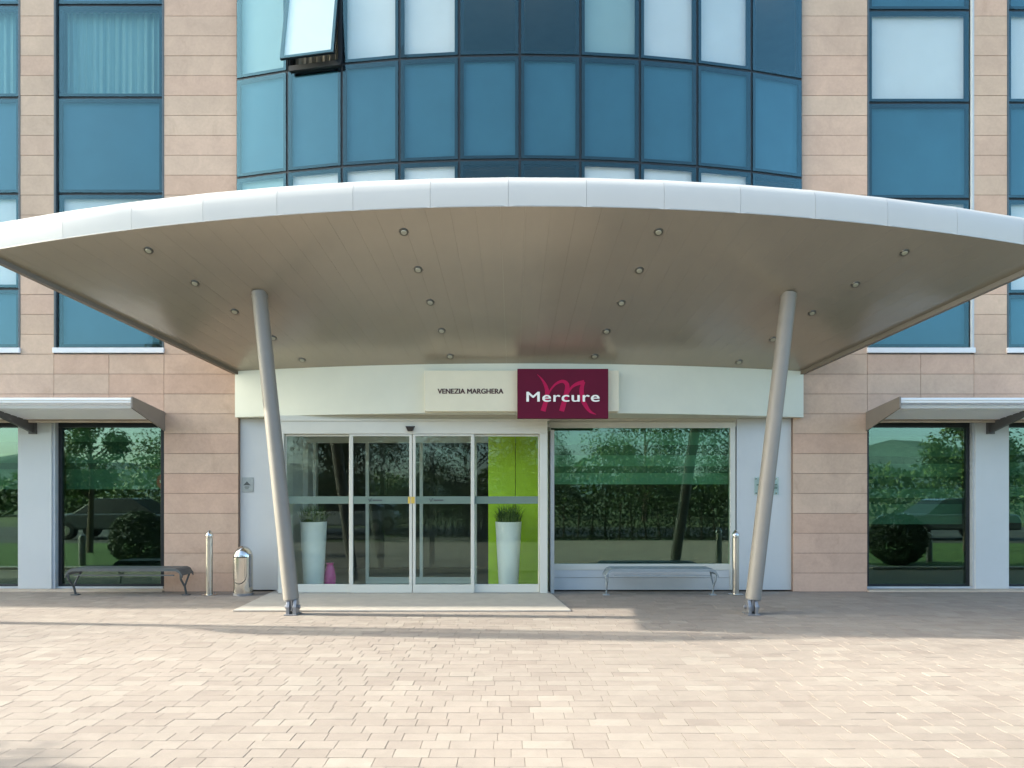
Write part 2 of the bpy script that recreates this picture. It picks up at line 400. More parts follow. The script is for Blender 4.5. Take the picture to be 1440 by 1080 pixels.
for ci, (a, b) in enumerate(win_x):
    kinds = flat_kind.get(ci, ['spandrel', 'blind_dim', 'spandrel', 'blind', 'spandrel'])
    off = 0 if a < 0 else -.085
    for r in range(5):
        z0, z1 = ZROW[r] + (off if r else 0), ZROW[r + 1] + off
        panel(frame_at((a + .03, F + .03), (1, 0), 0, z0, (0, -1)), b - a - .06, z1 - z0, kinds[r])
    for xa, xb, mt in ((a, a + .03, 'trim_dark'), (b - .03, b, 'trim_dark' if a < 0 else 'trim_light')): tr = MB(); tr.box(xa, xb, F - .004, F + .05, ZROW[0], ROOF); tr.build('edge_trim', M[mt], B)
    s = MB(); s.box(a - .01, b + .01, F - .03, F + .2, ZROW[0] - .088, ZROW[0] - .002); s.build('window_sill', M['sill'], B, bevel=.006)
bow_rows = [(5.12, 6.715), (6.715, 8.315), (8.315, 9.92), (9.92, 11.25)]
bow_kind = [['blind_dim', 'blind', 'blind', 'blind', 'dark', 'dark', 'blind', 'blind', 'blind', 'dark'], ['spandrel'] * 10,
            ['blind_dim', 'open', 'blind', 'blind', 'dark', 'dark', 'blind_dim', 'blind', 'blind', 'dark'], ['spandrel'] * 10]
for c in range(10):
    p0, p1 = Vector(bow(-TH + 2 * TH * c / 10)), Vector(bow(-TH + 2 * TH * (c + 1) / 10))
    u = (p1 - p0).normalized(); nrm = Vector((u.y, -u.x))
    for r, (z0, z1) in enumerate(bow_rows):
        k = bow_kind[r][c]
        panel(frame_at(p0, u, 0, z0, nrm), (p1 - p0).length, z1 - z0, k, tilt=R(-9.5) if k == 'open' else None)
# curved slab edges inside the bay and the curved header over the entrance
g = MB()
for zz, hh in ((5.0, .13), (6.66, .05)):
    arc = [bow(-TH + 2 * TH * k / 24, R_IN - .24) for k in range(25)]
    g.hexa([(x, y, zz) for x, y in arc] + [(BX1 - .1, F + .4, zz), (BX0 + .1, F + .4, zz)], [(x, y, zz + hh) for x, y in arc] + [(BX1 - .1, F + .4, zz + hh), (BX0 + .1, F + .4, zz + hh)])
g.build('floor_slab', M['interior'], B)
def ring(z0, z1, r, back, a0=-TH, a1=TH, n=48):
    g = MB(); arc = [bow(a0 + (a1 - a0) * k / n, r) for k in range(n + 1)]
    xa, xb = arc[0][0], arc[-1][0]
    g.hexa([(x, y, z0) for x, y in arc] + [(xb, back, z0), (xa, back, z0)], [(x, y, z1) for x, y in arc] + [(xb, back, z1), (xa, back, z1)]); return g
ring(2.835, 3.60, R_IN + .01, F + .12).build('entrance_header', M['header'], B, smooth=True)
ring(3.62, 5.10, R_IN - .06, F + .10).build('bay_apron', M['spandrel'], B, smooth=True)
# entrance wall under the header
YE = F + .07
g = MB(); g.box(BX0 + .02, -3.70, YE, YE + .1, 0.02, 2.83); g.build('wall_panel', M['white'], B, bevel=.004)
g = MB(); g.box(X(1036, YE), X(1114, YE), YE, YE + .1, .02, 2.83); g.build('wall_panel', M['white'], B, bevel=.004)
g = MB(); g.box(-4.5, 4.62, YE + .02, YE + .3, 2.70, 2.834); g.build('lintel', M['frame_white'], B)
# shop window right of the doors
xa, xb = X(771, YE), X(1034, YE); zt, zb = Z(601, YE), Z(793, YE)
g = MB(); fw = .075
g.box(xa, xb, YE - .01, YE + .09, zt - .01, zt + .09); g.box(xb - .085, xb, YE - .01, YE + .09, .02, zt - .01); g.box(xa, xa + .04, YE - .01, YE + .09, .02, zt - .01)
g.box(xa + .04, xb - .085, YE, YE + .09, zb - .10, zb)
w = g.build('window', M['frame_white'], B, bevel=.004)
g = MB(); g.box(xa + .04, xb - .085, YE + .012, YE + .08, .02, .215); g.box(xa + .04, xb - .085, YE + .012, YE + .08, .221, zb - .102); g.build('apron_panel', M['white'], w)
g = MB(); g.box(xa + .035, xb - .08, YE + .03, YE + .042, zb - .003, zt - .005); g.build('pane', M['glass_low'], w)
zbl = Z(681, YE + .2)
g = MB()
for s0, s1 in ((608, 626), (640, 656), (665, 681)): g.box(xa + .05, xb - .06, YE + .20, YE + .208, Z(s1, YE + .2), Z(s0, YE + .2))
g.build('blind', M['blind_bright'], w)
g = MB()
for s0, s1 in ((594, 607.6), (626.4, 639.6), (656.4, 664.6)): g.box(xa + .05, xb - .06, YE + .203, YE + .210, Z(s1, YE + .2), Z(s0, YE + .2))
g.build('dark_bands', M['blind_mid'], w)  # darker stripes of the blind's own pattern
# ground floor windows behind the awnings
YR = F + .22
def low_window(px0, px1, xs=None, blind_y=688):
    a, b = (X(px0, YR), X(px1, YR)) if xs is None else xs
    z0, z1 = .045, 2.80
    f = MB(); fw = .06
    for (q0, q1, c, d) in ((a, b, z0, z0 + .05), (a, b, z1 - .10, z1), (a, a + fw, z0 + .05, z1 - .10), (b - fw, b, z0 + .05, z1 - .10)): f.box(q0, q1, YR, YR + .1, c, d)
    w = f.build('window', M['frame_dark'], B, bevel=.004)
    g = MB(); g.box(a, b, YR - .05, YR - .002, .03, .06); g.build('sill', M['trim_light'], w)
    g = MB(); g.box(a + fw - .003, b - fw + .003, YR + .03, YR + .042, z0 + .047, z1 - .097); g.build('pane', M['glass_low'], w)
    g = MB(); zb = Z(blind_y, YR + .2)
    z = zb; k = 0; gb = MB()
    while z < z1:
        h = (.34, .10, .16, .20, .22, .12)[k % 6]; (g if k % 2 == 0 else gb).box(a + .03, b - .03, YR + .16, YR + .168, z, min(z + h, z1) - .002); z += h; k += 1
    g.build('blind', M['blind_green'], w); gb.build('dark_bands', M['blind_back'], w)  # pale and dark stripes are the roller blind's own pattern
low_window(82, 231); low_window(0, 0, (X(31, YR) - 1.77, X(31, YR)))
low_window(1217, 1364, blind_y=737); low_window(0, 0, (X(1414, YR), X(1414, YR) + 1.77), blind_y=735)
g = MB(); g.box(X(31, YR), X(78, YR), YR - .10, YR + .1, .03, 2.80); g.build('pilaster', M['white'], B, bevel=.004)
g = MB(); g.box(X(1366, YR), X(1413, YR), YR - .10, YR + .1, .03, 2.80); g.build('pilaster', M['white'], B, bevel=.004)
for pa, pb in ((78, 82), (1363.6, 1366)): g = MB(); g.box(X(pa, YR), X(pb, YR), YR - .08, YR + .1, .03, 2.80); g.build('mullion', M['trim_light'], B)
g = MB(); g.box(-12.5, X(31, YR) - 1.78, YR - .1, YR + .1, .03, 2.8); g.box(X(1414, YR) + 1.78, 12.6, YR - .1, YR + .1, .03, 2.8); g.build('recess_wall', M['white'], B)
g = MB(); g.box(-12.5, -5.66, F - .06, YR + .1, 0, .028); g.box(5.815, 12.6, F - .06, YR + .1, 0, .028); g.build('plinth', M['plinth'], B, bevel=.004)
g = MB(); g.box(-12.5, -5.66, F + .02, YR + .12, 2.80, 2.86); g.box(5.815, 12.6, F + .02, YR + .12, 2.80, 2.86); g.build('recess_ceiling', M['frame_dark'], B)

# ------------------------------------------------------------------ sliding entrance doors (part of the building)
YD = 11.20
dx = lambda p: X(p, YD)
zt = Z(592, YD); zg = Z(610, YD)
f = MB()
f.box(dx(391), dx(770), YD, YD + .16, zg, zt)                       # head casing
f.box(dx(391), dx(399), YD, YD + .16, .03, zg); f.box(dx(759), dx(770), YD, YD + .16, .03, zg)
D = f.build('sliding_door', M['frame_white'], B, bevel=.005)
g = MB(); g.box(dx(388), dx(773), YD - .02, F + .06, zt, zt + .03); g.box(dx(389), dx(772), YD + .03, F + .06, zt + .03, 2.8345); g.build('head_cap', M['frame_white'], D)
g = MB(); g.box(dx(391), dx(399), YD + .16, F + .07, .03, zt); g.box(dx(759), dx(770), YD + .16, F + .07, .03, zt); g.build('side_casing', M['frame_white'], D)
def leaf(name, p0, p1, yo, st=(4, 4)):
    a, b = dx(p0), dx(p1); s0, s1 = st[0] * .0112, st[1] * .0112
    f = MB(); f.box(a, b, YD + yo, YD + yo + .04, .035, .035 + .13); f.box(a, b, YD + yo, YD + yo + .04, zg - .035, zg - .004)
    f.box(a, a + s0, YD + yo, YD + yo + .04, .165, zg - .035); f.box(b - s1, b, YD + yo, YD + yo + .04, .165, zg - .035)
    f.build(name, M['frame_white'], D, bevel=.004)
    q = MB(); q.box(a + s0 - .003, b - s1 + .003, YD + yo + .014, YD + yo + .026, .162, zg - .032); q.build('pane', M['glass_door'], D)
    q = MB(); q.box(a + s0, b - s1, YD + yo + .008, YD + yo + .012, Z(708.5, YD), Z(698, YD)); q.build('frosted_band', M['frost'], D)
leaf('side_light', 399.5, 493, .06, (1.5, 3.5)); leaf('side_light', 663.5, 758.5, .06, (3.5, 1.5))
leaf('door_leaf', 491, 579.3, .015, (5, 4)); leaf('door_leaf', 580.2, 667, .015, (4, 5))
g = MB(); g.box(dx(399), dx(759), YD + .0, YD + .14, .024, .034); g.build('threshold', M['steel_br'], D)
g = MB(); g.hexa([(dx(571), YD - .07, Z(600, YD)), (dx(583), YD - .07, Z(600, YD)), (dx(584), YD, Z(599, YD)), (dx(570), YD, Z(599, YD))],
                 [(dx(574), YD - .05, Z(607, YD)), (dx(580), YD - .05, Z(607, YD)), (dx(581), YD, Z(606, YD)), (dx(573), YD, Z(606, YD))])
g.build('door_sensor', M['black'], D, bevel=.008)
g = MB(); g.box(dx(573.5), dx(577), YD + .009, YD + .0145, Z(708, YD), Z(698.5, YD)); g.box(dx(578), dx(583), YD + .009, YD + .0145, Z(708, YD), Z(698.5, YD)); g.build('sticker', M['yellow'], D)
def tick(px, py):
    g = MB(); y0, y1 = YD + .0155, YD + .022
    for (a, b) in (((px, py - 2), (px + 1.6, py + 2)), ((px + 1.6, py + 2), (px + 4.5, py - 3))):
        g.hexa([(dx(a[0] - .5), y0, Z(a[1], YD)), (dx(a[0] + .5), y0, Z(a[1], YD)), (dx(b[0] + .5), y0, Z(b[1], YD)), (dx(b[0] - .5), y0, Z(b[1], YD))],
               [(dx(a[0] - .5), y1, Z(a[1], YD)), (dx(a[0] + .5), y1, Z(a[1], YD)), (dx(b[0] + .5), y1, Z(b[1], YD)), (dx(b[0] - .5), y1, Z(b[1], YD))])
    g.box(dx(px + 6), dx(px + 19), y0, y1, Z(py + .8, YD), Z(py - .8, YD))
    return g
for px in (518, 604): tick(px, 703.5).build('logo_mark', M['plaque_mark'], D)
# vestibule behind the doors
YV = 12.6
f = MB()
for p in (516, 592, 668): f.box(X(p - 2, YV), X(p + 2.5, YV), YV, YV + .05, .0, 2.6)
f.box(X(516, YV), X(668, YV), YV + .002, YV + .05, 0.005, .12); f.box(-3.7, .7, YV - .01, YV + .06, 2.50, 2.66)
f.box(X(424, YV), X(433, YV), YV, YV + .05, .0, 2.5); f.box(X(440, YV), X(444, YV), YV, YV + .05, 0, 2.5)
V = f.build('inner_door', M['frame_white'], B, bevel=.003)
g = MB(); g.box(X(514, YV), X(670, YV), YV + .02, YV + .03, .12, 2.5); g.build('pane', M['glass_door'], V)
g = MB(); g.box(X(686.5, 12.3), X(724.5, 12.3), 12.35, 12.42, .0, 2.62); g.box(X(725.2, 12.3), .74, 12.35, 12.42, .0, 2.62); g.build('lime_wall', M['lime'], B)
for xa, xb, yb in ((-3.75, -3.68, 13.6), (.64, .70, 12.34)): g = MB(); g.box(xa, xb, YD + .2, yb, 0, 2.62); g.build('vestibule_wall', M['interior_ceiling'], B)
g = MB(); g.box(-3.7, .64, YD + .17, 14, 2.665, 2.70); g.build('vestibule_ceiling', M['interior_ceiling'], B)

def planter(cx, label):
    T = thing('planter', label, 'planter', (cx, 11.95, .005), 'tall white planters behind the glass doors')
    g = MB(); k = .01195
    h = 94 * k
    g.lathe([(.0, .0), (13.2 * k, .0), (13.6 * k, .02), (18.4 * k, h - .01), (18.6 * k, h), (17.2 * k, h), (17.0 * k, h - .06), (0, h - .06)], (cx, 11.95, .005), 40)
    g.build('pot', M['planter'], T, smooth=True)
    g = MB()
    for _ in range(420):
        a, r = rnd.random() * 6.28, 16 * k * math.sqrt(rnd.random()); bx, by = cx + r * math.cos(a), 11.95 + r * math.sin(a)
        ln = rnd.uniform(.2, .42); le = rnd.uniform(.0, .22); da = a + rnd.gauss(0, .7)
        dxy = Vector((math.cos(da), math.sin(da), 0)); w = Vector((-math.sin(da), math.cos(da), 0)) * .005
        p0 = Vector((bx, by, h - .06)); p1 = p0 + dxy * le * .35 + Vector((0, 0, ln * .6)); p2 = p0 + dxy * le + Vector((0, 0, ln * (1 - le)))
        t = rnd.random(); g.quad(p0 - w, p0 + w, p1 + w * .8, p1 - w * .8, tone=t); g.quad(p1 - w * .8, p1 + w * .8, p2, tone=t)
    g.build('ornamental_grass', M['blade'], T, tone=True)
planter(X(441, 11.95), 'white tapered planter of long grass behind the left side light, beside a pink vase')
planter(X(715, 11.95), 'white tapered planter of long grass in front of the lime green wall')
g = MB(); g.lathe([(.07, 0), (.09, .02), (.105, .16), (.08, .30), (.055, .38), (.07, .42)], (X(464, 12.1), 12.1, .005), 24)
tag(g.build('vase', M['pink'], smooth=True), 'small pink vase on the floor beside the left planter', 'vase')

# ------------------------------------------------------------------ entrance canopy
C = thing('entrance_canopy', 'wide white lens-shaped canopy with taupe soffit on two leaning columns', 'canopy', (0, 10, 0))
ZI, ZO = 3.565, 4.97
R_FRONT, Y_FRONT = 36.7, 8.35
def Pin(u):  x, y = bow(u * TH, R_IN - .03); return Vector((x, y, ZI))
def Pout(u):                                       # front edge: a flat arc that also dips a little towards the tips
    a = math.asin(6.88 * u / R_FRONT); return Vector((.18 + R_FRONT * math.sin(a), Y_FRONT + R_FRONT * (1 - math.cos(a)), ZO - .32 * u * u))
def soff(u, t): return Pin(u).lerp(Pout(u), t)
g = MB(); NS = 46
for k in range(NS):
    for q in range(6):
        e = .0022 / 1.0
        u0, u1 = -1 + 2 * k / NS, -1 + 2 * (k + 1) / NS; t0, t1 = q / 6, (q + 1) / 6
        du = .0007 / 7.6
        a, b, c, d = soff(u0 + du, t0), soff(u1 - du, t0), soff(u1 - du, t1), soff(u0 + du, t1)
        up = Vector((0, 0, .012)); g.hexa([a, b, c, d], [a + up, b + up, c + up, d + up])
g.build('soffit', M['soffit'], C)
g = MB()
for k in range(NS):
    u0, u1 = -1 + 2 * k / NS, -1 + 2 * (k + 1) / NS; up = Vector((0, 0, .013)); up2 = Vector((0, 0, .33))
    a, b, c, d = soff(u0, 0), soff(u1, 0), soff(u1, .985), soff(u0, .985)
    g.hexa([a + up, b + up, c + up, d + up], [a + up2, b + up2, c + up2, d + up2])
g.build('roof_deck', M['deck'], C)
# fascia: flat panels round the front, upper edge rounded back
joints = [-1.0] + [-.03 + .1335 * k for k in range(-7, 8)] + [1.0]
joints = sorted(set(j for j in joints if -1 <= j <= 1))
PROF = [(-.03, .0), (0, .0), (.006, .10), (.008, .20), (.0, .27), (-.022, .325), (-.06, .365), (-.11, .39), (-.20, .40), (-.20, .30), (-.03, .02)]
for ja, jb in zip(joints, joints[1:]):
    if jb - ja < .01: continue
    a, b = Pout(ja), Pout(jb); u = (b - a).normalized(); nrm = Vector((u.y, -u.x, 0)); a = a + u * .0015; b = b - u * .0015
    g = MB(); g.hexa([a + nrm * p + Vector((0, 0, z)) for p, z in PROF], [b + nrm * p + Vector((0, 0, z)) for p, z in PROF])
    g.build('fascia_panel', M['fascia'], C, smooth=True)
for s in (-1, 1):                                  # side edges: dark lip under the splayed flanks, white cheek above
    a, b = Pin(s), Pout(s); d = (b - a); n = Vector((d.y, -d.x, 0)).normalized() * s * (-1 if s < 0 else -1)
    if n.x * s < 0: n = -n
    g = MB(); dn, up = Vector((0, 0, -.045)), Vector((0, 0, .05))
    g.hexa([a - n * .07 + dn, b - n * .07 + dn, b + n * .02 + dn, a + n * .02 + dn], [a - n * .07 + up, b - n * .07 + up, b + n * .02 + up, a + n * .02 + up])
    g.build('edge_trim', M['soffit_trim'], C)
    g = MB(); u1, u2 = Vector((0, 0, .052)), Vector((0, 0, .36))
    g.hexa([a + u1, b + u1, b + n * .03 + u1, a + n * .03 + u1], [a + u2, b + u2, b + n * .03 + u2, a + n * .03 + u2]); g.build('side_panel', M['fascia'], C)
def hit(px, py):
    """where the sight line of a soffit fitting meets the ruled soffit"""
    best = None
    u, t = 0., .5
    for _ in range(60):
        def pr(u, t): p = soff(u, t); return PX + FOC * p.x / p.y, PY - FOC * (p.z - CAM_H) / p.y
        x, y = pr(u, t); e = 1e-4; xu, yu = pr(u + e, t); xt, yt = pr(u, t + e)
        a, b, c, d = (xu - x) / e, (xt - x) / e, (yu - y) / e, (yt - y) / e; det = a * d - b * c
        u += (d * (px - x) - b * (py - y)) / det; t += (-c * (px - x) + a * (py - y)) / det
    return u, t
LIGHTS = [(209, 352), (274, 398), (330, 438), (384, 475), (425, 506), (568, 326), (588, 379), (605, 425), (621, 465), (633, 501),
          (926, 326), (899, 380), (874, 426), (853, 466), (836, 501), (1272, 355), (1203, 400), (1142, 440), (1087, 477), (1039, 509)]
for q in LIGHTS:
    u, t = hit(*q); c = soff(u, t); n = (soff(u + .01, t) - c).cross(soff(u, t + .01) - c).normalized()
    if n.z > 0: n = -n
    a = n.orthogonal().normalized(); b = n.cross(a)
    def disc(r0, r1, o0, o1, N_=24):
        g = MB(); cs = [(math.cos(6.28318 * k / N_), math.sin(6.28318 * k / N_)) for k in range(N_)]
        g.hexa([c + (a * x + b * y) * r0 + n * o0 for x, y in cs], [c + (a * x + b * y) * r1 + n * o1 for x, y in cs]); return g
    dl = disc(.060, .055, -.004, .011).build('downlight', M['lamp_ring'], C, smooth=True)
    disc(.038, .033, .009, .017).build('lens', M['lamp_lens'], dl, smooth=True)
for bx, tp in ((-2.885, (364.5, 413)), (3.19, (1109.5, 415))):
    u, t = hit(*tp); top = soff(u, t) + Vector((0, 0, .02)); base = Vector((bx, 9.42, 0)); d = (top - base).normalized()
    p0 = base + d * .20
    g = MB(); g.tube(p0, top, .101, .101, 40); col = g.build('column', M['column'], C, smooth=True)
    g = MB(); g.tube(top - d * .075, top - d * .045, .104, .106, 40); g.build('collar', M['column'], col, smooth=True)
    g = MB(); g.tube(p0 - d * .012, p0 - d * .0005, .094, .094, 32); 
    for s in (-1, 1):
        o = Vector((s * .045, 0, 0)); w = .022
        pts = [(-.085, 0), (.085, 0), (.085, .10), (.05, .19), (-.05, .19), (-.085, .10)]
        g.hexa([base + o + Vector((-w, y, z + .006)) for y, z in pts], [base + o + Vector((w, y, z + .006)) for y, z in pts])
    g.tube(base + Vector((-.1, 0, .10)), base + Vector((.1, 0, .10)), .026, .026, 16)
    g.box(base.x - .012, base.x + .012, base.y - .06, base.y + .06, .05, .2)
    g.box(base.x - .085, base.x + .085, base.y - .12, base.y + .12, .0005, .014)
    g.build('base_bracket', M['steel_dark'], col, bevel=.004)

# ------------------------------------------------------------------ awnings
def awning(side, label):
    xw = -5.655 if side < 0 else 5.815; xe = -12.4 if side < 0 else 12.5
    T = thing('window_awning', label, 'awning', (xw, F, 2.8), 'slatted window awnings')
    yf = 10.62
    def zl(y): return 2.79 + (F - y) / (F - yf) * .125              # slat plane, rises towards the front
    x0, x1 = min(xw, xe), max(xw, xe)
    g = MB(); n = 6
    for k in range(n):                                               # upright blades, one behind the other
        yc = yf + .10 + (F - .12 - yf) * k / n; zc = zl(yc)
        g.box(x0, x1, yc, yc + .006, zc - .016, zc + .030)
    g.build('slat', M['awning_slat'], T)
    g = MB(); g.hexa([(x0, yf + .03, zl(yf) + .10), (x1, yf + .03, zl(yf) + .10), (x1, F - .002, zl(F) + .10), (x0, F - .002, zl(F) + .10)], [(x0, yf + .03, zl(yf) + .108), (x1, yf + .03, zl(yf) + .108), (x1, F - .002, zl(F) + .108), (x0, F - .002, zl(F) + .108)]); g.build('cover', M['awning_slat'], T)
    g = MB(); g.box(x0, x1, yf - .005, yf + .035, zl(yf) + .04, zl(yf) + .115); g.box(x0, x1, yf - .022, yf - .006, zl(yf) + .075, zl(yf) + .10)
    g.build('front_rail', M['awning'], T, bevel=.004)
    g = MB(); g.box(x0, x1, F - .045, F - .001, 2.755, 2.79); g.build('wall_rail', M['plinth'], T)
    s = 1 if side < 0 else -1
    g = MB(); pf = [(yf - .03, 2.875), (yf - .03, 3.045), (F - .002, 2.93), (F - .002, 2.62)]
    g.hexa([(xw - .001 * s, y, z) for y, z in pf], [(xw + .022 * s, y, z) for y, z in pf]); g.build('end_fin', M['fin'], T)
    for k, px in enumerate((53, -145)):
        xb = (X(px, YR) if side < 0 else X(1386 + k * 198, YR))
        g = MB(); pf = [(yf + .04, zl(yf) - .012), (yf + .04, zl(yf) - .07), (F + .08, 2.60), (F + .08, 2.775)]
        g.hexa([(xb - .022, y, z) for y, z in pf], [(xb + .022, y, z) for y, z in pf]); g.box(xb - .06, xb + .06, F + .08, F + .118, 2.58, 2.77)
        g.build('bracket', M['fin_dark'], T)
awning(-1, 'white slatted metal awning with brown end fin over the left windows')
awning(1, 'white slatted metal awning with brown end fin over the right windows')

# ------------------------------------------------------------------ signs
def text_mesh(body, x0, x1, zb, zt, y, depth, name, mat, parent, off=0.0, font_sp=1.0, bold=0.):
    cu = bpy.data.curves.new(name, 'FONT'); cu.body = body; cu.size = 1; cu.extrude = .5; cu.offset = off; cu.space_character = font_sp; cu.resolution_u = 6
    o = bpy.data.objects.new('t', cu); COL.objects.link(o)
    dg = bpy.context.evaluated_depsgraph_get(); me = bpy.data.meshes.new_from_object(o.evaluated_get(dg)); COL.objects.unlink(o); bpy.data.objects.remove(o)
    xs = [v.co.x for v in me.vertices]; cap = text_mesh.cap
    a, b = min(xs), max(xs)
    for v in me.vertices:
        v.co = Vector((x0 + (v.co.x - a) / (b - a) * (x1 - x0), y - v.co.z * depth, zb + v.co.y / cap * (zt - zb)))
    if bold:
        bm = bmesh.new(); bm.from_mesh(me); src = bm.verts[:] + bm.edges[:] + bm.faces[:]
        for k in (1, 2):
            d = bmesh.ops.duplicate(bm, geom=src)
            for e in d['geom']:
                if isinstance(e, bmesh.types.BMVert): e.co += Vector((bold * (1 if k == 1 else .5), -.0004 * k, bold * (.0 if k == 1 else .35)))
        bm.to_mesh(me); bm.free()
    me.materials.clear(); me.materials.append(mat); me.name = name
    t = bpy.data.objects.new(name, me); COL.objects.link(t); t.parent = parent
    t.matrix_parent_inverse = Matrix.Translation(parent.location).inverted() if parent.type == 'EMPTY' else Matrix()
    return t
text_mesh.cap = .729
YN = 10.78
T = thing('name_board', 'long cream board lettered VENEZIA MARGHERA over the sliding doors', 'sign', (0, YN, 2.85))
g = MB(); g.box(X(596.5, YN), X(870.5, YN), YN, YN + .16, Z(578.5, YN), Z(521, YN)); g.build('board', M['sign_cream'], T, bevel=.006)
text_mesh('VENEZIA MARGHERA', X(615.3, YN), X(707.3, YN), Z(553.6, YN), Z(546.4, YN), YN - .003, .004, 'lettering', M['letters'], T, 0, 1.0, .008)
YG = 10.68
T = thing('logo_sign', 'burgundy sign with white Mercure lettering and a pink letter swirl', 'sign', (X(791, YG), YG, 2.73))
g = MB(); g.box(X(727.5, YG), X(855.5, YG), YG, YG + .095, Z(588.5, YG), Z(518.5, YG)); g.build('board', M['sign_red'], T, bevel=.005)
def stroke(mb, pts, y, depth):
    """variable-width brush stroke through (x, y, half width) in sign pixels, smoothed"""
    P = []
    n = len(pts)
    for i in range(n - 1):
        p0, p1, p2, p3 = pts[max(i - 1, 0)], pts[i], pts[i + 1], pts[min(i + 2, n - 1)]
        for k in range(8):
            t = k / 8; P.append(tuple(.5 * (2 * b + (c - a) * t + (2 * a - 5 * b + 4 * c - d) * t * t + (3 * b - a - 3 * c + d) * t ** 3) for a, b, c, d in zip(p0, p1, p2, p3)))
    P.append(pts[-1])
    L_, R_ = [], []
    for i, (x, yy, w) in enumerate(P):
        a, b = P[max(i - 1, 0)], P[min(i + 1, len(P) - 1)]; tx, ty = b[0] - a[0], b[1] - a[1]; l = math.hypot(tx, ty) or 1
        nx, ny = -ty / l * w, tx / l * w
        L_.append((x + nx, yy + ny)); R_.append((x - nx, yy - ny))
    cv = lambda q: (X(590 + q[0] / 4.966, YG), y, Z(500 + q[1] / 4.966, YG))
    for i in range(len(P) - 1):
        f = [cv(L_[i]), cv(L_[i + 1]), cv(R_[i + 1]), cv(R_[i])]; mb.hexa([(a, b - depth, c) for a, b, c in f], f)
g = MB()
stroke(g, [(822, 132, 1.5), (850, 160, 5), (878, 205, 11), (890, 250, 14), (884, 310, 15), (862, 388, 18)], YG - .001, .0015)
stroke(g, [(888, 300, 5), (915, 240, 6), (955, 196, 8), (1000, 180, 11), (1030, 205, 15), (1024, 270, 17), (992, 388, 18)], YG - .001, .0022)
stroke(g, [(1024, 285, 7), (1060, 225, 8), (1100, 198, 12), (1150, 184, 14)], YG - .001, .0029)
stroke(g, [(1150, 184, 8), (1132, 230, 15), (1138, 300, 16), (1160, 350, 14), (1190, 390, 9), (1232, 412, 1.5)], YG - .001, .0036)
g.build('emblem', M['sign_pink'], T)
text_mesh('Mercure', X(740.2, YG), X(842.3, YG), Z(564.9, YG), Z(550.4, YG), YG - .008, .006, 'lettering', M['sign_white'], T, 0, 1.08, .009)

# ------------------------------------------------------------------ plaques
YP = YE
T = thing('wall_plaque', 'small square grey metal plaque on the white panel left of the doors', 'plaque', (X(347, YP), YP, 1.6))
g = MB(); g.box(X(340.5, YP), X(356.5, YP), YP - .014, YP - .0005, Z(692, YP), Z(671.5, YP)); g.build('plate', M['plaque'], T, bevel=.003)
g = MB(); y0, y1 = YP - .0165, YP - .0142
g.hexa([(X(342.5, YP), y0, Z(682.5, YP)), (X(353, YP), y0, Z(682.5, YP)), (X(347.7, YP), y0, Z(677, YP))], [(X(342.5, YP), y1, Z(682.5, YP)), (X(353, YP), y1, Z(682.5, YP)), (X(347.7, YP), y1, Z(677, YP))])
g.box(X(344.5, YP), X(351, YP), y0, y1, Z(685.5, YP), Z(684.3, YP)); g.box(X(345.5, YP), X(350, YP), y0, y1, Z(687.7, YP), Z(686.9, YP)); g.build('emblem', M['plaque_mark'], T)
T = thing('glass_plaque', 'pale green glass plaque on the white panel behind the right column', 'plaque', (X(1077, YP), YP, 1.6))
g = MB(); g.box(X(1060, YP), X(1094, YP), YP - .034, YP - .024, Z(696, YP), Z(671, YP)); g.build('plate', M['glass_plaque'], T, bevel=.002)
for px, py in ((1062.5, 673.5), (1091, 673.5), (1062.5, 693.5), (1091, 693.5)):
    g = MB(); g.tube((X(px, YP), YP - .04, Z(py, YP)), (X(px, YP), YP, Z(py, YP)), .012, .012, 14); g.build('fixing', M['steel'], T)
g = MB(); g.box(X(1063, YP), X(1092, YP), YP - .037, YP - .0345, Z(682.7, YP), Z(680.7, YP)); g.box(X(1067, YP), X(1092, YP), YP - .037, YP - .0345, Z(687.5, YP), Z(684.5, YP)); g.build('lettering', M['frost'], T)

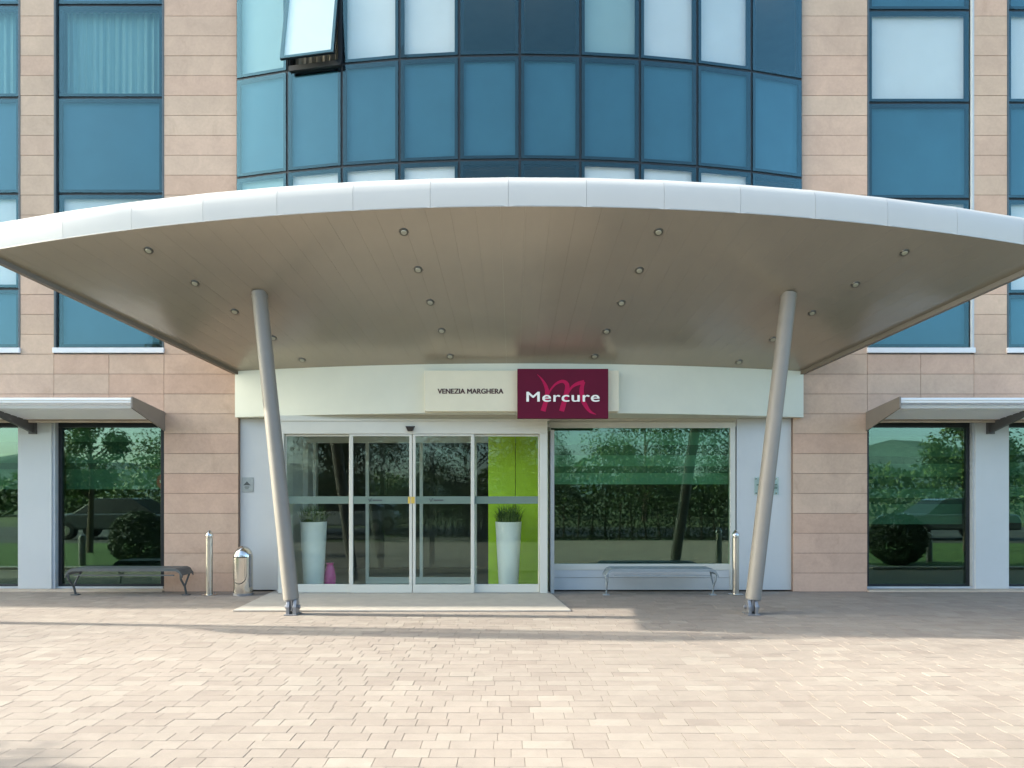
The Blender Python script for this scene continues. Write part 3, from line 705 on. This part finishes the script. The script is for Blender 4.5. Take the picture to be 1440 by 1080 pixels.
# ------------------------------------------------------------------ benches
def bench(x0, x1, mat, label, kind):
    yb, yf, zs = 11.40, 11.0, .44
    if kind == 'light': zs = .435
    T = thing('bench', label, 'bench', ((x0 + x1) / 2, yf, 0), 'metal benches by the windows')
    w = x1 - x0
    def zz(x): e = .10; d = max(0, e - (x - x0), e - (x1 - x)); return zs - .10 * (d / e) ** 2
    def slab(y0, y1, th, g, n=36):
        for k in range(n):
            a, b = x0 + w * k / n, x0 + w * (k + 1) / n
            g.hexa([(a, y0, zz(a) - th), (b, y0, zz(b) - th), (b, y1, zz(b) - th), (a, y1, zz(a) - th)], [(a, y0, zz(a)), (b, y0, zz(b)), (b, y1, zz(b)), (a, y1, zz(a))])
    g = MB(); m = 14
    for k in range(m):
        y = yf + .03 + (yb - yf - .06) * k / m; slab(y, y + .017, .012, g)
    g.build('seat', mat, T)
    g = MB(); slab(yf, yf + .026, .045, g); slab(yb - .026, yb, .045, g)
    g.box(x0 + .13, x1 - .13, yf + .004, yf + .022, zs - .115, zs - .095)
    for fr in (.25, .5, .75): g.box(x0 + w * fr - .012, x0 + w * fr + .012, yf + .026, yb - .026, zs - .04, zs - .013); 
    g.build('frame', mat, T)
    for s, xx in ((-1, x0 + .035), (1, x1 - .035)):
        r = .017 if kind == 'dark' else .012
        g = MB(); pts = [Vector((xx, yf + .02, zs - .055)), Vector((xx, yf + .035, zs - .17)), Vector((xx, yf + .17, .14)), Vector((xx, yf + .22, .012))]
        for a, b in zip(pts, pts[1:]): g.tube(a, b, r, r, 10)
        g.box(xx - .05, xx + .05, yf + .17, yf + .27, .0008, .014); g.build('leg', mat, T, smooth=True)
        g = MB(); g.tube((xx, yb - .02, zs - .055), (xx, yf + .175, .155), r * .9, r * .9, 10); g.build('brace', mat, T, smooth=True)
    return T
bench(X(91, 11.0), X(256, 11.0), M['bench_dark'], 'charcoal slatted metal bench in front of the left window', 'dark')
bench(X(852, 11.0), X(1011, 11.0), M['bench_light'], 'light grey slatted metal bench under the right entrance window', 'light')
# ------------------------------------------------------------------ bollards
def bollard(x, y, label):
    T = thing('bollard', label, 'bollard', (x, y, 0), 'stainless steel bollards by the entrance')
    g = MB(); g.lathe([(.052, .012), (.052, .90), (.044, .91), (.044, .935)], (x, y, 0), 28); g.build('post', M['steel_br'], T, smooth=True)
    g = MB(); g.lathe([(.058, .936), (.058, .955), (.040, .985), (.016, 1.02), (.002, 1.03)], (x, y, 0), 28); g.build('cap', M['steel'], T, smooth=True)
    g = MB(); g.lathe([(.118, .0008), (.118, .010), (.112, .014), (.0535, .014)], (x, y, 0), 32); g.build('base_plate', M['steel'], T, smooth=True)
    for k in range(4):
        a = R(45 + 90 * k); g = MB(); g.tube((x + .09 * math.cos(a), y + .09 * math.sin(a), .0142), (x + .09 * math.cos(a), y + .09 * math.sin(a), .024), .009, .009, 6); g.build('bolt', M['steel_dark'], T)
bollard(X(294.5, 11.2), 11.2, 'stainless bollard between the dark bench and the litter bin')
bollard(X(1034.5, 11.25), 11.25, 'stainless bollard between the light grey bench and the right column')
# ------------------------------------------------------------------ litter bin
bx, by = X(342, 11.22), 11.22
T = thing('litter_bin', 'shiny domed steel litter bin with a tall open front beside the white panel', 'bin', (bx, by, 0))
g = MB(); rr = .148; n = 36
prof = [(rr, .02), (rr, .60)] + [(rr * math.cos(R(q)), .60 + rr * 1.18 * math.sin(R(q))) for q in (10, 22, 34, 46, 58, 70, 80)] + [(.004, .60 + rr * 1.18)]
g.lathe(prof, (bx, by, 0), 48); g.build('shell', M['steel'], T, smooth=True)
g = MB(); g.lathe([(rr + .004, .0008), (rr + .004, .035), (rr - .002, .04)], (bx, by, 0), 48); g.build('base_ring', M['steel_dark'], T, smooth=True)
def curved_patch(a0, a1, z0, z1, r, th, arch=0, n=14):
    g = MB()
    for k in range(n):
        q0, q1 = a0 + (a1 - a0) * k / n, a0 + (a1 - a0) * (k + 1) / n; m0, m1 = 2 * k / n - 1, 2 * (k + 1) / n - 1
        l0 = z0 + arch * (1 - math.sqrt(max(0, 1 - m0 * m0))); l1 = z0 + arch * (1 - math.sqrt(max(0, 1 - m1 * m1)))
        P = lambda q, z, rad: (bx + rad * math.sin(R(q)), by - rad * math.cos(R(q)), z)
        g.hexa([P(q0, l0, r), P(q1, l1, r), P(q1, l1, r + th), P(q0, l0, r + th)], [P(q0, z1, r), P(q1, z1, r), P(q1, z1, r + th), P(q0, z1, r + th)])
    return g
curved_patch(-54, 42, .185, .615, rr + .0005, .003, .155).build('door_gap', M['gasket'], T, smooth=True)
curved_patch(-51, 39, .20, .60, rr + .004, .006, .15).build('door', M['steel'], T, smooth=True)
curved_patch(58, 72, .13, .66, rr + .001, .012).build('hinge_strip', M['steel_dark'], T, smooth=True)

# ------------------------------------------------------------------ garden behind the camera (mirrored in the glass, throws the corner shadows)
def leaf_cloud(mb, pick, n, size, up=.3):
    for _ in range(n):
        c, out_ = pick(); d = (out_ + Vector((rnd.gauss(0, .7), rnd.gauss(0, .7), rnd.gauss(up, .6)))).normalized()
        a = d.orthogonal().normalized(); a = (Matrix.Rotation(rnd.random() * 6.28, 3, d) @ a); b = d.cross(a); s = size * rnd.uniform(.6, 1.3)
        mb.quad(c - a * s, c + b * s * .45, c + a * s, c - b * s * .45, tone=min(1, max(0, rnd.gauss(.5, .28))))
def tree(x, y, h, cr, label, cat='tree', mat='leaf', n=5200, clear=.35, slim=1., seed=1):
    T = thing('broadleaf_tree', label, 'tree', (x, y, -.02), 'trees in front of the hotel')
    rnd.seed(seed)
    g = MB(); top = Vector((x, y, h * .8)); g.tube((x, y, -.02), (x + .05, y, h * clear), .075 * h / 4, .055 * h / 4, 10); g.tube((x + .05, y, h * clear), top, .055 * h / 4, .012, 8)
    cl = []
    for k in range(26):
        a = rnd.random() * 6.28; zz = h * (clear + (1 - clear) * rnd.uniform(.05, .95)); tt = (zz / h - clear) / (1 - clear)
        rad = cr * slim * (math.sin(math.pi * min(1, .18 + tt * .82)) ** .7) * rnd.uniform(.35, .85)
        c = Vector((x + rad * math.cos(a), y + rad * math.sin(a), zz)); cl.append((c, cr * rnd.uniform(.3, .5)))
        g.tube((x + .03, y, max(h * clear * .9, zz - rad * .8)), c, .022 * h / 4, .008, 6)
    g.build('trunk', M['bark'], T, smooth=True)
    def pick():
        c, r = rnd.choice(cl); v = Vector((rnd.gauss(0, 1), rnd.gauss(0, 1), rnd.gauss(0, 1))).normalized(); return c + v * r * rnd.random() ** .45, v
    g = MB(); leaf_cloud(g, pick, n, .055 * (h / 4) ** .5); g.build('crown', M[mat], T, tone=True)
tree(-11.25, 4.7, 4.65, 1.05, 'young leafy tree mirrored in the left window', n=9000, seed=3)
tree(12.5, 4.2, 4.6, 1.2, 'young leafy tree mirrored in the right window', n=9000, seed=4)
tree(-14.4, -7.5, 8.5, 2.3, 'big leafy tree beyond the road mirrored in the left window edge', n=13000, seed=5, clear=.2)
tree(-1.8, -5.5, 7.0, 2.8, 'dark spreading tree mirrored in the sliding doors', mat='leaf_dark', n=14000, seed=6, clear=.25)
tree(-6.3, -5.2, 6.6, 2.7, 'dark spreading tree mirrored in the left side light', mat='leaf_dark', n=14000, seed=16, clear=.22)
tree(8.0, -19, 9.0, 3.4, 'broad tree beyond the road mirrored in the entrance window', n=16000, seed=7, clear=.12)
tree(13.5, -20, 8.0, 3.0, 'smaller tree beyond the road mirrored at the right edge of the entrance window', n=14000, seed=8, clear=.12)
tree(1.6, -24, 7.0, 2.6, 'distant round tree mirrored at the left edge of the entrance window', n=9000, seed=9, clear=.15)
def shrub(x, y, r, label):
    T = thing('ball_shrub', label, 'shrub', (x, y, .03), 'clipped ball shrubs on the lawns')
    g = MB(); g.tube((x, y, .02), (x, y, r), .05, .03, 8); g.build('stem', M['bark'], T)
    def pick():
        v = Vector((rnd.gauss(0, 1), rnd.gauss(0, 1), rnd.gauss(0, 1))).normalized(); p = Vector((x, y, r * .93 + .03)) + v * r * (1 - .12 * rnd.random() + .05 * math.sin(v.x * 7 + x) * math.sin(v.z * 6 + 1) + .03 * math.sin(v.y * 13))
        p.z = max(p.z, .05); return p, v
    g = MB(); leaf_cloud(g, pick, 6000, .04); g.build('foliage', M['leaf_dark'], T, tone=True)
shrub(-8.25, 7.9, .62, 'clipped dark ball shrub mirrored in the left window')
shrub(8.6, 7.9, .60, 'clipped dark ball shrub mirrored in the right window')
def light_post(x, y, label):
    T = thing('garden_light', label, 'garden light', (x, y, .03), 'garden light posts on the lawns')
    g = MB(); g.lathe([(.07, 0), (.07, .5), (.055, .51), (.055, .56)], (x, y, .03), 20); g.build('post', M['steel_dark'], T, smooth=True)
    g = MB(); g.lathe([(.075, .56), (.075, .6), (.06, .65), (.02, .68)], (x, y, .03), 20); g.build('cap', M['steel_dark'], T, smooth=True)
light_post(-9.4, 8.1, 'grey garden light mirrored in the left window'); light_post(9.6, 7.4, 'grey garden light mirrored in the right window')
def hedge():
    g = MB(); x0, x1, y0, y1, h = -4.2, 9.5, -2.7, -1.3, 1.75
    def pick():
        f = rnd.random(); xx = rnd.uniform(x0, x1)
        hh = h + .25 * math.sin(xx * 1.7) + .15 * math.sin(xx * 4.1)
        if f < .55: return Vector((xx, y1 + rnd.gauss(0, .1), hh * rnd.random())), Vector((0, 1, 0))
        if f < .85: return Vector((xx, rnd.uniform(y0, y1), hh + rnd.gauss(0, .08))), Vector((0, 0, 1))
        return Vector((rnd.choice((x0, x1)) + rnd.gauss(0, .08), rnd.uniform(y0, y1), hh * rnd.random())), Vector((rnd.choice((-1, 1)), 0, 0))
    leaf_cloud(g, pick, 26000, .048)
    T = thing('hedge', 'dark hedge along the road mirrored in the doors and entrance window', 'hedge', (2.6, -2, 0))
    g.build('foliage', M['leaf_dark'], T, tone=True)
    g = MB(); 
    for k in range(28): xx = x0 + .2 + (x1 - x0 - .4) * k / 27; g.tube((xx, -2, -.05), (xx + rnd.gauss(0, .1), -2 + rnd.gauss(0, .2), 1.3), .04, .02, 6)
    g.build('stems', M['bark'], T)
hedge()
def far_wood():
    g = MB()
    def pick():
        xx = rnd.uniform(-60, 60); hh = 3.4 + 1.2 * math.sin(xx * .23) + .8 * math.sin(xx * .71 + 2)
        return Vector((xx, -30 + rnd.gauss(0, 1.4), hh * rnd.random() ** .8)), Vector((0, .6, .3))
    leaf_cloud(g, pick, 26000, .24)
    o = g.build('woodland', M['leaf'], tone=True); tag(o, 'green belt of bushes beyond the road mirrored in the glass', 'woodland', kind='stuff')
far_wood()
def car(x, y, mat, label, ln=4.2):
    T = thing('parked_car', label, 'car', (x, y, 0), 'cars parked along the road'); h = ln / 2
    prof = [(-h, .35), (-h, .72), (-h + .25, .86), (-h + .95, .92), (h - .8, .95), (h - .1, .88), (h, .7), (h, .35)]
    def loft(P, ws, name, m, **k):
        g = MB(); g.hexa([(x + a, y - ws(z), z) for a, z in P], [(x + a, y + ws(z), z) for a, z in P]); return g.build(name, m, T, **k)
    body = loft(prof, lambda z: .86, 'body', mat, bevel=.07)
    loft([(-h + .95, .90), (-h + 1.6, 1.38), (h - 1.2, 1.42), (h - .35, .93)], lambda z: .84 - (z - .9) * .35, 'cabin_glass', M['black'], bevel=.03)
    loft([(-h + 1.55, 1.375), (-h + 1.75, 1.44), (h - 1.3, 1.465), (h - 1.12, 1.40)], lambda z: .66, 'roof', mat, bevel=.02)
    for a in (-h + .75, h - .8):
        for s in (-1, 1):
            g = MB(); g.tube((x + a, y + s * .62, .31), (x + a, y + s * .88, .31), .31, .31, 24); wo = g.build('wheel', M['tyre'], T, bevel=.02)
            g = MB(); g.tube((x + a, y + s * .86, .31), (x + a, y + s * .892, .31), .19, .17, 16); g.build('rim', M['steel_br'], wo)
car(-14.2, -2.0, M['car_dark'], 'dark grey car mirrored in the left window'); car(15.5, -1.6, M['car_dark'], 'dark car mirrored in the right window')
car(-6.6, -6.2, M['car_white'], 'white car mirrored in the left door leaf')
def flagpole(x, y, label):
    T = thing('flagpole', label, 'flagpole', (x, y, 0))
    g = MB(); g.lathe([(.16, 0), (.16, .05), (.085, .06), (.085, 3), (.05, 9.0), (.08, 9.02), (.08, 9.12), (.01, 9.16)], (x, y, 0), 16); g.build('pole', M['pole'], T, smooth=True)
    g = MB(); n = 16
    for k in range(n):
        a, b = k / n, (k + 1) / n
        P = lambda s, zz: (x + .07 * math.sin(s * 9 + zz), y - .10 - s * .36, zz)
        za, zb = 8.7 - 1.1 * a, 8.7 - 1.1 * b
        g.hexa([P(a, 4.4 + a * .6), P(b, 4.4 + b * .6), (P(b, 4.4 + b * .6)[0] + .02, P(b, 4.4)[1], 4.4 + b * .6), (P(a, 4.4 + a * .6)[0] + .02, P(a, 4.4)[1], 4.4 + a * .6)],
               [P(a, za), P(b, zb), (P(b, zb)[0] + .02, P(b, zb)[1], zb), (P(a, za)[0] + .02, P(a, za)[1], za)])
    g.build('flag', M['flag'], T)  # added flag, turned and sized to widen the pole's shadow on the paving
flagpole(-11.9, 9.25, 'white flagpole with a furled blue flag added unseen to widen its shadow, left of the forecourt')
T = thing('road_sign', 'round red road sign on a pole mirrored in the left window', 'road sign', (-11.2, .6, 0))
g = MB(); g.tube((-11.2, .6, 0), (-11.2, .6, 2.2), .03, .03, 10); g.build('pole', M['pole'], T)
g = MB(); g.tube((-11.2, .632, 2.0), (-11.2, .64, 2.0), .28, .28, 28); g.build('disc', M['road_red'], T)
g = MB(); g.box(-11.38, -11.02, .6405, .643, 1.96, 2.04); g.build('bar', M['sign_white'], T)

# ------------------------------------------------------------------ light, sky, camera
e, a = R(SUN_EL), R(SUN_BACK)
sd = Vector((-math.cos(e) * math.cos(a), math.cos(e) * math.sin(a), math.sin(e)))
ld = bpy.data.lights.new('sun', 'SUN'); ld.energy = 2.0; ld.angle = R(.55); ld.color = (1., .94, .82)
lo = bpy.data.objects.new('sun', ld); COL.objects.link(lo); lo.rotation_euler = (-sd).to_track_quat('-Z', 'Y').to_euler(); lo.location = (-20, 10, 20)
w = bpy.data.worlds.new('World'); S.world = w; w.use_nodes = True
nt = w.node_tree; sk = nt.nodes.new('ShaderNodeTexSky'); sk.sky_type = 'NISHITA'; sk.sun_disc = False
sk.sun_elevation = e; sk.sun_rotation = -(R(90) - a); sk.air_density = .62; sk.dust_density = 3.0; sk.ozone_density = 1.8
bg = nt.nodes['Background']; nt.links.new(mix(nt, sk.outputs[0], (1.03, 1.08, .95), 1., 'MULTIPLY'), bg.inputs[0]); bg.inputs[1].default_value = .15
cd = bpy.data.cameras.new('camera'); cd.sensor_width = 36; cd.lens = 25.0; cd.shift_x = (720 - PX) / 1440; cd.shift_y = (PY - 540) / 1440
cd.clip_end = 3000; cd.clip_start = .05
co = bpy.data.objects.new('camera', cd); COL.objects.link(co); co.location = (0, 0, CAM_H); co.rotation_euler = (R(90), 0, 0); S.camera = co
S.view_settings.view_transform = 'Standard'; S.view_settings.look = 'None'; S.view_settings.exposure = 2.4; S.view_settings.gamma = 1
S.render.engine = 'CYCLES'; S.cycles.use_denoising = True; S.cycles.max_bounces = 10; S.cycles.transparent_max_bounces = 16
S.cycles.sample_clamp_indirect = 6
